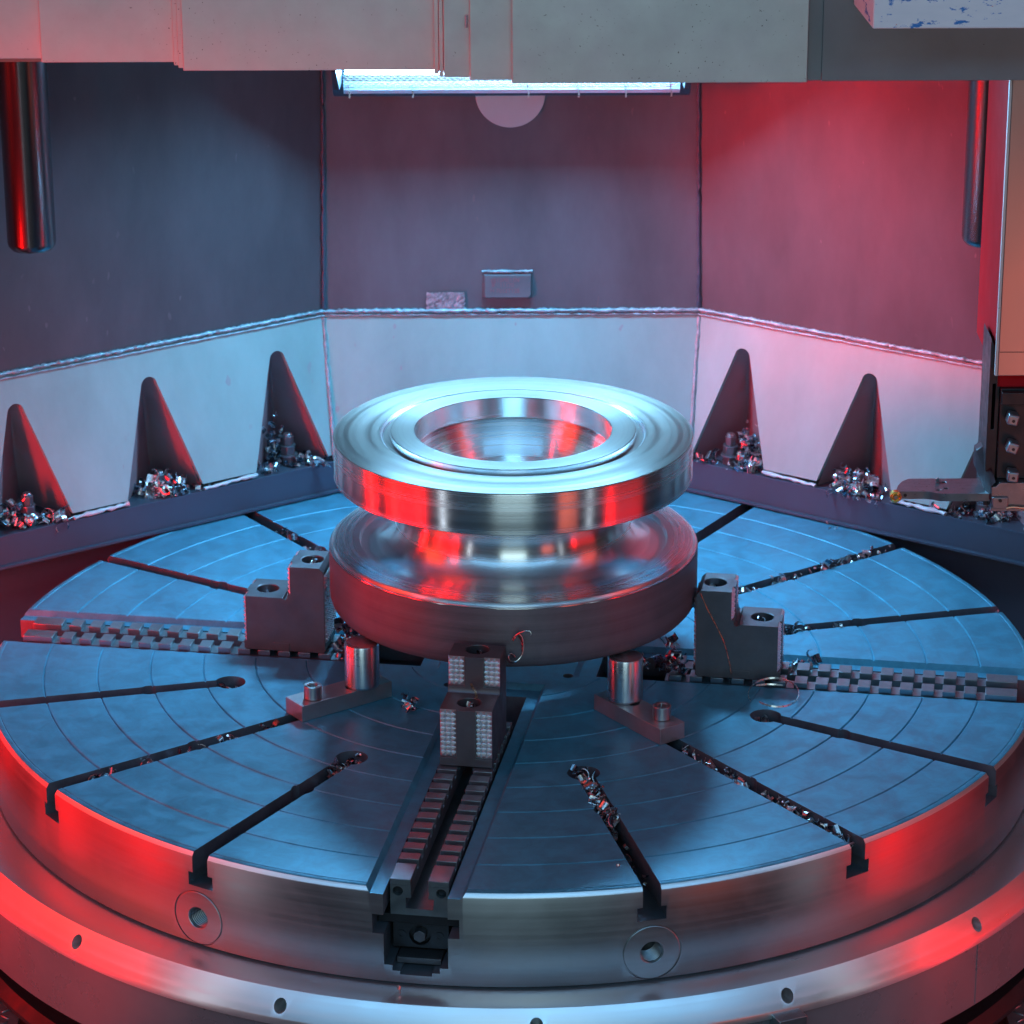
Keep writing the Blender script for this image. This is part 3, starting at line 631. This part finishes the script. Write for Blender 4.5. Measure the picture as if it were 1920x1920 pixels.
# local frame: panel rises forward at 45 degrees
T=Matrix.Rotation(R_(-42),4,'X')  # +Z tilts towards -Y? handled below
def LT(x,h,n): # x along, h up the slope, n out of the face
    c,s=.6,.8; return Vector((x,-h*c-n*s,h*s-n*c))
def lbox(x0,x1,h0,h1,n0,n1):
    bm=bmesh.new(); v=[bm.verts.new(LT(x,h,n)) for x in(x0,x1) for h in(h0,h1) for n in(n0,n1)]
    for f in((0,1,3,2),(4,6,7,5),(0,4,5,1),(2,3,7,6),(0,2,6,4),(1,5,7,3)): bm.faces.new([v[i] for i in f])
    return bmme(bm)
WX=.345; HH=.24
link('light_panel',lbox(-WX+.006,WX-.006,.064,HH-.010,.001,.007),M['emit'],lamp)
link('reflector_sheet',lbox(-WX+.004,WX-.004,.009,.0635,-.022,-.020),M['brown'],lamp)
link('housing_back',lbox(-WX-.02,WX+.02,-.004,HH,-.034,-.030),M['lampbody'],lamp)
for x0,x1 in((-WX-.022,-WX),(WX,WX+.022)): link('housing_end',lbox(x0,x1,-.003,HH,-.0299,.004),M['lampbody'],lamp)
for sx in(-1,1):
    x0,x1=sorted((sx*(WX+.001),sx*(WX+.010))); bm=bmesh.new(); pr=[(.064,-.02),(.064,.030),(.120,.095),(HH,.150),(HH,-.02)]
    A=[bm.verts.new(LT(x0,h,n)) for h,n in pr]; B=[bm.verts.new(LT(x1,h,n)) for h,n in pr]; bm.faces.new(A); bm.faces.new(B[::-1])
    for i in range(5): bm.faces.new((A[i],A[(i+1)%5],B[(i+1)%5],B[i]))
    link('light_blocker',bmme(bm),M['lampbody'],lamp)  # added plates out of sight, keep lamp light off the upper side walls
link('lower_lip',lbox(-WX-.006,WX+.006,-.004,.008,-.0299,.002),M['disc'],lamp,bevel=.0008)
link('lip_shadow_rail',lbox(-WX-.021,WX+.021,-.012,-.0045,-.0298,.0015),M['lampbody'],lamp)
link('upper_lip',lbox(-WX,WX,HH-.005,HH,-.0299,.002),M['lampbody'],lamp)
bm=bmesh.new(); px,ph=.0128,.0060; nxx=int(2*WX/px); nh=8
for i in range(nxx):
    for j in range(nh):
        x=-WX+px*(i+.5*(j%2))+.003; h=.010+ph*j
        for dx in(1,-1):
            a=LT(x,h,-.004); b_=LT(x+dx*px/2,h+ph,-.0005); w=LT(0,.0010,0)-LT(0,0,0); n=LT(0,0,.0012)-LT(0,0,0)
            v=[bm.verts.new(q) for q in(a-w,a+w,b_+w,b_-w)]+[bm.verts.new(q+n) for q in(a-w,a+w,b_+w,b_-w)]
            for f in((0,1,2,3),(7,6,5,4),(0,4,5,1),(2,6,7,3)): bm.faces.new([v[k] for k in f])
props(link('grille',bmme(bm,recalc=False),M['mesh'],lamp,smooth=None),kind='stuff')
for x in(-.335,-.205,.032,.135,.232,.325):
    bm=bmesh.new(); rng=random.Random(int(x*1000)); p=LT(x,.006,.004); pts=[p+Vector((0,0,.014)),p+Vector((.001,-.003,.003)),p+Vector((.003,-.004,-.006 if x<.2 else -.004)),p+Vector((.002,-.005,-.013))]
    ribbon(bm,pts,.003,.0012,(1,.2,0)); link('hanging_chip',bmme(bm),M['chip'],lamp)
# ------------------------------------------------------------------ telescopic header sheets
ZH=1.152; ZT=2.4
SH=[(-1.30,-.849,.052,'leftmost telescopic cover sheet at the top, pinkish grey',.03,'cover',0),
    (-.8465,-.606,.022,'second telescopic cover sheet from the left, brushed and lavender tinted',.03,'cover',0),
    (-.584,-.136,-.047,'broad grey telescopic cover sheet left of the narrow stack, worn dark along its right edge',.03,'cover',0),
    (-.118,-.0755,-.103,'narrow olive-grey cover sheet between the red-edged joints',.02,'cover',0),
    (-.0715,-.0025,-.123,'narrow speckled cover sheet under the middle of the header',.02,'cover',0),
    (.0025,.5205,-.150,'widest foremost telescopic cover sheet, grey with oil specks',.03,'cover',0),
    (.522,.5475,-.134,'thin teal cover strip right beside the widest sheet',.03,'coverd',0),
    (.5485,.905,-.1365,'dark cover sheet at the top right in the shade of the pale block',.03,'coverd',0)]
for i_,(x0,x1,y,lab,th,mt,_) in enumerate(SH):
    if i_ in(0,1,2,3,4): x1+=.016
    if i_==6: x0-=.016
    if i_==7: x0-=.002
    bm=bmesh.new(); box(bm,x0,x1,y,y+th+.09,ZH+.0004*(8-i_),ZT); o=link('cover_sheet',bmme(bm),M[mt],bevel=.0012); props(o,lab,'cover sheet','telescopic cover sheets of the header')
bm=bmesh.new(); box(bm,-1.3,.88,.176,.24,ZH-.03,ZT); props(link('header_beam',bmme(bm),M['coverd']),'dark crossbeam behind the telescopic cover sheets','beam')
# edge lips (wipers) between sheets
for k,(x0,x1,y,lab) in enumerate(((-.6058,-.5965,.006,'thin dark wiper edge beside the lavender sheet'),(-.5955,-.5855,-.016,'thin lighter wiper edge against the broad sheet'),(-.1355,-.1270,-.070,'scuffed wiper strip right of the broad sheet'),(-.1262,-.1188,-.088,'thin wiper strip against the narrow olive sheet'))):
    bm=bmesh.new(); box(bm,x0,x1,y,y+.09,ZH+.0005,ZT-.001); props(link('wiper_strip',bmme(bm),M['cover'],bevel=.0008),lab,'wiper strip','wiper strips between cover sheets')
bm=bmesh.new(); cyl(bm,(-.0770,-.1128,1.2450),(-.0770,-.1128,1.2660),.0022,12); props(link('red_pin',bmme(bm),M['weld']),'small upright pin on the joint of the narrow cover sheets','pin')
# ------------------------------------------------------------------ guide columns
for x,z,lab in((-.932,.712,'polished guide column hanging at the top left with a red line reflection'),(.9235,.716,'polished guide column at the right, half hidden by the ram')):
    o=link('guide_column',lathe([(0,z),(.030,z),(.040,z+.003),(.0455,z+.010),(.0472,z+.018),(.0472,1.5),(0,1.5)],96),M['chrome'],None,(x,.35,0),smooth=50); props(o,lab,'guide column','guide columns under the header')
# ------------------------------------------------------------------ ram with tool
ram=thing('ram','tall square ram coming down at the right edge with bright front and dark red side','ram',(.886,-.1,.596))
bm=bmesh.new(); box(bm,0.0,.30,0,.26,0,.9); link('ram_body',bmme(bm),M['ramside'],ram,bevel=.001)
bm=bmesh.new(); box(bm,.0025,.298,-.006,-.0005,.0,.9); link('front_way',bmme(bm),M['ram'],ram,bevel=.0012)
bm=bmesh.new(); box(bm,-.0026,.0022,-.0065,.004,0,.9); link('edge_strip',bmme(bm),M['cover'],ram,bevel=.0006)
bm=bmesh.new(); box(bm,.004,.2,-.0068,-.0062,.045,.0462); link('scribe_line',bmme(bm),M['black'],ram)
blk=thing('painted_block','pale blue painted casting with blue and red paint scuffs at the top right corner','casting',(.610,-.35,1.291))
bm=bmesh.new(); prism(bm,[(0,0),(.5,0),(.5,.20),(-.0,.20)],0,.2)
for v in bm.verts: 
    if v.co.y>.1 and v.co.x<.1: v.co.x=-.012
link('casting_body',bmme(bm),M['paint'],blk,bevel=.002)
th=thing('tool_holder','dark tool holder block with three square-headed clamping screws below the ram','tool holder',(.886,-.1,.334))
def pbox(name,mat,x0,x1,y0,y1,z0,z1,par,bv=.0012):
    bm=bmesh.new(); box(bm,x0,x1,y0,y1,z0,z1); return link(name,bmme(bm),M[mat],par,bevel=bv)
pbox('holder_body','black',.0125,.22,.010,.16,.0565,.232,th)
pbox('top_flange','black',.0130,.22,-.004,.16,.205,.2285,th)
# side bracket with slot
bm=bmesh.new(); prism(bm,[(-.008,-.0),(.0118,-.0),(.0118,.275),(.009,.285),(-.0075,.325),(-.008,.32)],0,.10,Matrix.Rotation(R_(90),4,'X')@Matrix.Translation((0,0,-.12)))
sl=bmesh.new(); box(sl,-.0012,.0045,-.05,.10,.15,.238)
link('side_bracket',boolean(bmme(bm),[bmme(sl)]),M['black'],th,bevel=.0008)
pbox('neck_plate','ramside',.006,.22,.02,.16,.232,.262,th)
# square head screws
for k,(x,z,rt) in enumerate(((.0335,.181,.25),(.0358,.1262,.35),(.0388,.0700,.12))):
    bm=bmesh.new(); bmesh.ops.create_cube(bm,size=1,matrix=Matrix.Diagonal((.0205,.030,.0205,1))); s=link('square_screw',bmme(bm),M['chip'] if 0 else M['rail'],th,(x,-.008,z),(0,rt,0),bevel=.0032)
    bm=bmesh.new(); cyl(bm,(x,-.0236,z-.001),(x,-.0226,z-.001),.0030,16); c=link('centre_mark',bmme(bm),M['black'],s); c.matrix_parent_inverse=(Matrix.Translation((x,-.008,z))@Matrix.Rotation(rt,4,'Y')).inverted()
# lower clamp block and shelf
bm=bmesh.new(); prism(bm,[(.002,-.0008),(.22,-.0008),(.22,.0555),(.016,.0555),(.010,.048),(.002,.047)],0,.11,Matrix.Rotation(R_(90),4,'X')@Matrix.Translation((0,0,-.10)))
link('clamp_block_body',bmme(bm),M['tool'],th,bevel=.0008)
bm=bmesh.new(); A=[(-.0195,.085,.094),(-.0085,.085,.104),(.004,.0,.055),(.0015,-.011,.0475),(-.004,-.0,.058)]
v=[bm.verts.new(p) for p in((-.020,.06,.060),(-.020,.06,.0945),(-.007,.06,.1035),(.0098,-.008,.0560),(.0018,-.0085,.0478),(.0012,-.0085,.016))]
w=[bm.verts.new((p.co.x,p.co.y+.03,p.co.z)) for p in v]; bm.faces.new(v); bm.faces.new(w[::-1]); [bm.faces.new((v[i],w[i],w[(i+1)%6],v[(i+1)%6])) for i in range(6)]
link('slanted_gib',bmme(bm),M['black'],th,bevel=.0008)
pbox('nozzle_clip','tool',.0035,.033,-.0155,-.0102,.0065,.0285,th,.0015)
bm=bmesh.new(); cyl(bm,(.0178,-.0175,.0225),(.0178,-.0152,.0225),.0032,18); link('clip_screw',bmme(bm),M['black'],th)
bm=bmesh.new(); tube(bm,[(.030,-.0135,.0065),(.040,-.0145,.0095),(.048,-.0145,.0088),(.058,-.0145,.0075),(.2,-.0145,.006)],.0031,12); link('coolant_pipe',bmme(bm),M['copper'],th,smooth=60)
# cutting tool
ct=thing('cutting_tool','long turning tool with round gold insert at its tip pointing at the workpiece','cutting tool',(.7105,-.1,.3495))
bm=bmesh.new(); 
fo=[(.006,.004),(.004,.012),(.005,.026),(.012,.05),(.022,.075),(.034,.083),(.20,.083),(.20,-.004),(.088,-.004),(.084,.0005),(.078,.0065),(.070,.0110),(.060,.0135),(.050,.0142),(.012,.0142)]
fo=[(x,y) for x,y in fo]
prism(bm,[(.004,.006),(.0045,.022),(.010,.045),(.020,.068),(.034,.083),(.20,.083),(.20,.0),(.086,.0),(.080,.003),(.072,.0085),(.064,.0115),(.052,.013),(.012,.013)],0.000,.0152)
hs=[]
for x,y in((.0985,.030),(.098,.062),(.083,.02)): h=bmesh.new(); cyl(h,(x,y,.008),(x,y,.03),.0042,20); hs.append(bmme(h))
link('shank',boolean(bmme(bm),hs),M['tool'],ct,bevel=.0008)
bm=bmesh.new(); cyl(bm,(0.0015,.012,.0088),(0.0015,-.002,.0088),.0108,36); link('insert_seat',bmme(bm),M['gold'],ct,bevel=.0012)
bm=bmesh.new(); ringp=[(0.0015+math.cos(q)*.0070,-.0024,.0088+math.sin(q)*.0070) for q in[2*math.pi*i/28 for i in range(29)]]; tube(bm,ringp,.0012,6,cap=False); link('insert_rim',bmme(bm),M['gold'],ct,smooth=60)
bm=bmesh.new(); cyl(bm,(0.0015,-.002,.0088),(0.0015,-.0040,.0088),.0034,16); link('insert_screw',bmme(bm),M['rail'],ct,bevel=.0008)
bm=bmesh.new(); cyl(bm,(.0205,.013,.0078),(.0205,.0118,.0078),.0032,16); link('nose_screw',bmme(bm),M['black'],ct)
bm=bmesh.new(); chip(bm,(.083,.064,.0215),.014,random.Random(5)); chip(bm,(.086,.062,.018),.012,random.Random(8)); props(link('chip_on_tool',bmme(bm),M['chip'],ct))
# ------------------------------------------------------------------ chips and curls
def slotpts(a,u0,u1,n,seed,hw=.012,z=(-.046,-.022),clump=None,dz=.008):
    rng=random.Random(seed); out=[]
    for i in range(n):
        if clump: c=rng.choice(clump); u=min(u1,max(u0,rng.gauss(c,.022)))
        else: u=rng.uniform(u0,u1)
        out.append(pol(a,u,rng.uniform(-hw,hw),rng.uniform(*z)+dz))
    return out
rg=random.Random(12)
chips('chip_pile','bright steel chips filling the short slot just right of the front jaw',slotpts(-67.5,.53,.80,230,1,.013,(-.05,-.006),[.55,.58,.61,.64,.67,.70,.73])+slotpts(-67.5,.80,.92,6,2),.0135,seed=1)
chips('chip_pile','steel chips strewn along the long slot right of the front jaw',slotpts(-45,.52,.97,190,3,.013,(-.04,-.010),[.55,.58,.60,.64,.66,.74,.79,.83,.86,.90,.95]),.0135,seed=2)
chips('chip_pile','steel chips in the round end of the short slot left of the front jaw',slotpts(-112.5,.52,.63,110,4,.014,(-.05,-.012),[.555,.58,.60]),.013,seed=3)
chips('chip_pile','steel chips along the long slot left of the front jaw',slotpts(-135,.52,.95,110,5,.013,(-.042,-.012),[.56,.63,.70,.74,.80,.90]),.013,seed=4)
chips('chip_pile','steel chips in the round pocket of the slot below the left jaw rail',slotpts(-157.5,.53,.58,46,6,.018,(-.050,-.026))+slotpts(-157.5,.66,.68,4,66),.012,seed=5)
chips('chip_pile','fine chips in the round pocket of the slot below the right jaw rail',slotpts(-22.5,.525,.572,50,7,.02,(-.052,-.030)),.010,seed=6)
chips('chip_pile','steel chips in the slot behind the left jaw',slotpts(157.5,.50,.62,60,8,.013,(-.035,-.008),[.52,.58]),.013,seed=7)
chips('chip_pile','steel chips in the slot running to the rear left of the turntable',slotpts(135,.60,.86,44,9,.013,(-.030,-.006),[.66,.70,.82]),.013,seed=8)
chips('chip_pile','steel chips and curls in the long slot at the rear right of the turntable',slotpts(45,.50,.97,120,10,.013,(-.03,-.002),[.60,.68,.78,.82,.88,.93]),.0135,seed=9)
chips('chip_pile','steel chips in the slot just behind the right jaw rail',slotpts(22.5,.52,.66,60,11,.015,(-.035,-.006),[.53,.55,.60]),.014,seed=10)
def blob(c,sx,sy,sz,n,seed):
    rng=random.Random(seed); return [Vector(c)+Vector((rng.gauss(0,sx),rng.gauss(0,sy),abs(rng.gauss(0,sz)))) for _ in range(n)]
chips('chip_pile','heap of bright chips spilling from the middle pocket of the left panel',blob((-.745,.720,.074),.024,.014,.015,150,21)+blob((-.715,.735,.072),.03,.018,.004,30,22),.0155,seed=11,dark=.45)
chips('chip_pile','heap of bright chips in the middle pocket of the right panel',blob((.728,.705,.074),.022,.014,.020,150,23)+blob((.765,.69,.072),.02,.02,.008,30,24),.0155,seed=12,dark=.45)
chips('chip_pile','bluish chips beside the bolt in the left pocket nearest the corner',blob((-.515,.915,.080),.010,.012,.034,80,25)+blob((-.53,.845,.074),.014,.010,.006,26,26)+blob((-.445,.905,.074),.025,.014,.006,40,27),.013,seed=13,dark=.7)
chips('chip_pile','chips and curls beside the red bolt at the left picture edge',blob((-1.025,.520,.076),.014,.014,.022,110,28)+blob((-.965,.553,.074),.014,.01,.008,34,29),.015,seed=14,dark=.5)
chips('chip_pile','chips beside the bolt in the right pocket nearest the corner',blob((.515,.885,.080),.012,.014,.038,110,30)+blob((.51,.845,.074),.016,.01,.015,60,31)+blob((.415,.905,.074),.016,.01,.004,16,32),.013,seed=15,dark=.5)
chips('chip_pile','glittering chips on the ledge beneath the cutting tool',blob((1.005,.555,.074),.022,.015,.010,90,33)+blob((.93,.60,.074),.03,.02,.004,70,34),.013,seed=16,dark=.6)
for a,n,lab in((180,12,'left'),(0,8,'right'),(-90,7,'front')):
    pts=[]
    for u,z in((.3885,.152),(.4785,.087)):
        rng=random.Random(a+int(u*100))
        for i in range(n): q=rng.uniform(0,6.28); rr=rng.uniform(0,.014); pts.append(pol(a,u+rr*math.cos(q),rr*math.sin(q),z+rng.uniform(.000,.020)))
    chips('chip_pile','steel chips caught in the two screw holes of the %s jaw'%lab,pts,.0125,seed=40+n,dark=.3)
chips('chip_pile','small heap of curled chips at the foot of the left support cylinder',blob((-.190,-.255,.003),.007,.007,.012,16,51),.013,seed=17,dark=.5)
chips('chip_pile','tangled dark chips between the left jaw and the workpiece foot',blob((-.315,.030,.003),.008,.025,.030,90,52),.014,seed=18,dark=.6)
chips('chip_pile','dark chips between the right support cylinder and the right jaw',blob((.245,-.06,.002),.03,.02,.012,36,53)+blob((.305,-.085,.004),.008,.01,.022,36,54),.013,seed=19,dark=.7)
chips('chip_pile','chips lying beside the right jaw on the end of its rail',blob((.55,-.030,-.009),.014,.008,.004,18,55)+[pol(0,.56,.082,.003),pol(0,.573,.078,.003)],.012,seed=20)
for k,(p,lab,s) in enumerate((((.672,.677,.004),'pair of small chips standing alone on the rear right of the turntable',.017),((.9609,.2095,.002),'single bright chip on the right rim of the turntable',.014),((-.186,-1.026,-.160),'single small chip lying on the base ring below the front jaw rail',.014),((.175,-.90,.003),'tiny reddish chip on the turntable before the workpiece',.006),((.685,.66,.006),'small reddish chip beside the pair at the rear right',.010))):
    bm=bmesh.new(); chip(bm,p,s,random.Random(70+k)); 
    if k==0: chip(bm,(p[0]-.004,p[1]+.006,.012),.013,random.Random(99))
    props(link('metal_chip',bmme(bm),M['chip'],smooth=40),lab,'metal chip')
# curled chip on the front jaw
bm=bmesh.new(); pts=[]
for i in range(46):
    t=i/45; a=t*8.5+1.2; r=.013+.006*math.sin(t*3); pts.append((.000+.013*t*math.sin(t*2)+r*math.cos(a)*.6,-.372+r*.4*math.sin(a),.142+.050*t+r*math.sin(a)*.8))
ribbon(bm,pts,.0080,.0012,(.4,-.6,.7)); 
pts=[(.001,-.366,.186),(.006,-.372,.196),(.014,-.378,.204),(.023,-.382,.209),(.031,-.384,.210),(.034,-.384,.206),(.033,-.384,.202)]; ribbon(bm,pts,.0060,.0010,(-.2,-.8,.5))
props(link('curled_chip',bmme(bm),M['chip'],smooth=60),'coiled ribbon chip clinging to the top corner of the front jaw','metal chip')
# large ring curl near the right jaw
bm=bmesh.new(); c=Vector((.486,-.205,.007)); pts=[]
for i in range(50):
    a=R_(200-330*i/49); pts.append(c+Vector((math.cos(a)*.047,math.sin(a)*.062,.004*math.sin(a*1.3)+.006*(i/49))))
ribbon(bm,pts,.0032,.0008,(0,.3,1)); pts=[c+Vector((-.03+.05*t,.035+.006*math.sin(3*t),.002)) for t in[i/10 for i in range(11)]]; ribbon(bm,pts,.003,.0008,(0,.3,1))
props(link('ring_curl',bmme(bm),M['chip'],smooth=60),'large open ring-shaped curl of metal lying below the right jaw','metal chip')
# thin red-lit wire chip hanging over the right jaw
bm=bmesh.new(); key=[(.3650,-.0478,.170),(.3780,-.0484,.140),(.395,-.0486,.108),(.4080,-.0488,.082),(.4170,-.0486,.055),(.4230,-.0484,.028),(.4270,-.0500,.004)]
pts=[]
for a,b in zip(key,key[1:]):
    for i in range(5): pts.append(pol(0,*[x+(y-x)*i/5 for x,y in zip(a,b)]))
st=random.getstate(); random.seed(2); tube(bm,pts,.00095,6,1,.4); random.setstate(st)
props(link('wire_chip',bmme(bm),M['copper'],smooth=60),'long thin wire-like chip hanging down the side of the right jaw','metal chip')
bm=bmesh.new(); pts=[(-.072,-.437,.124),(-.074,-.442,.133),(-.071,-.447,.128),(-.066,-.452,.121),(-.064,-.456,.113),(-.066,-.460,.1115)]; ribbon(bm,pts,.004,.0009,(1,.2,.1)); 
props(link('step_chip',bmme(bm),M['copper'],smooth=60),'small red-lit chip on the lower step of the front jaw above its screw hole','metal chip')
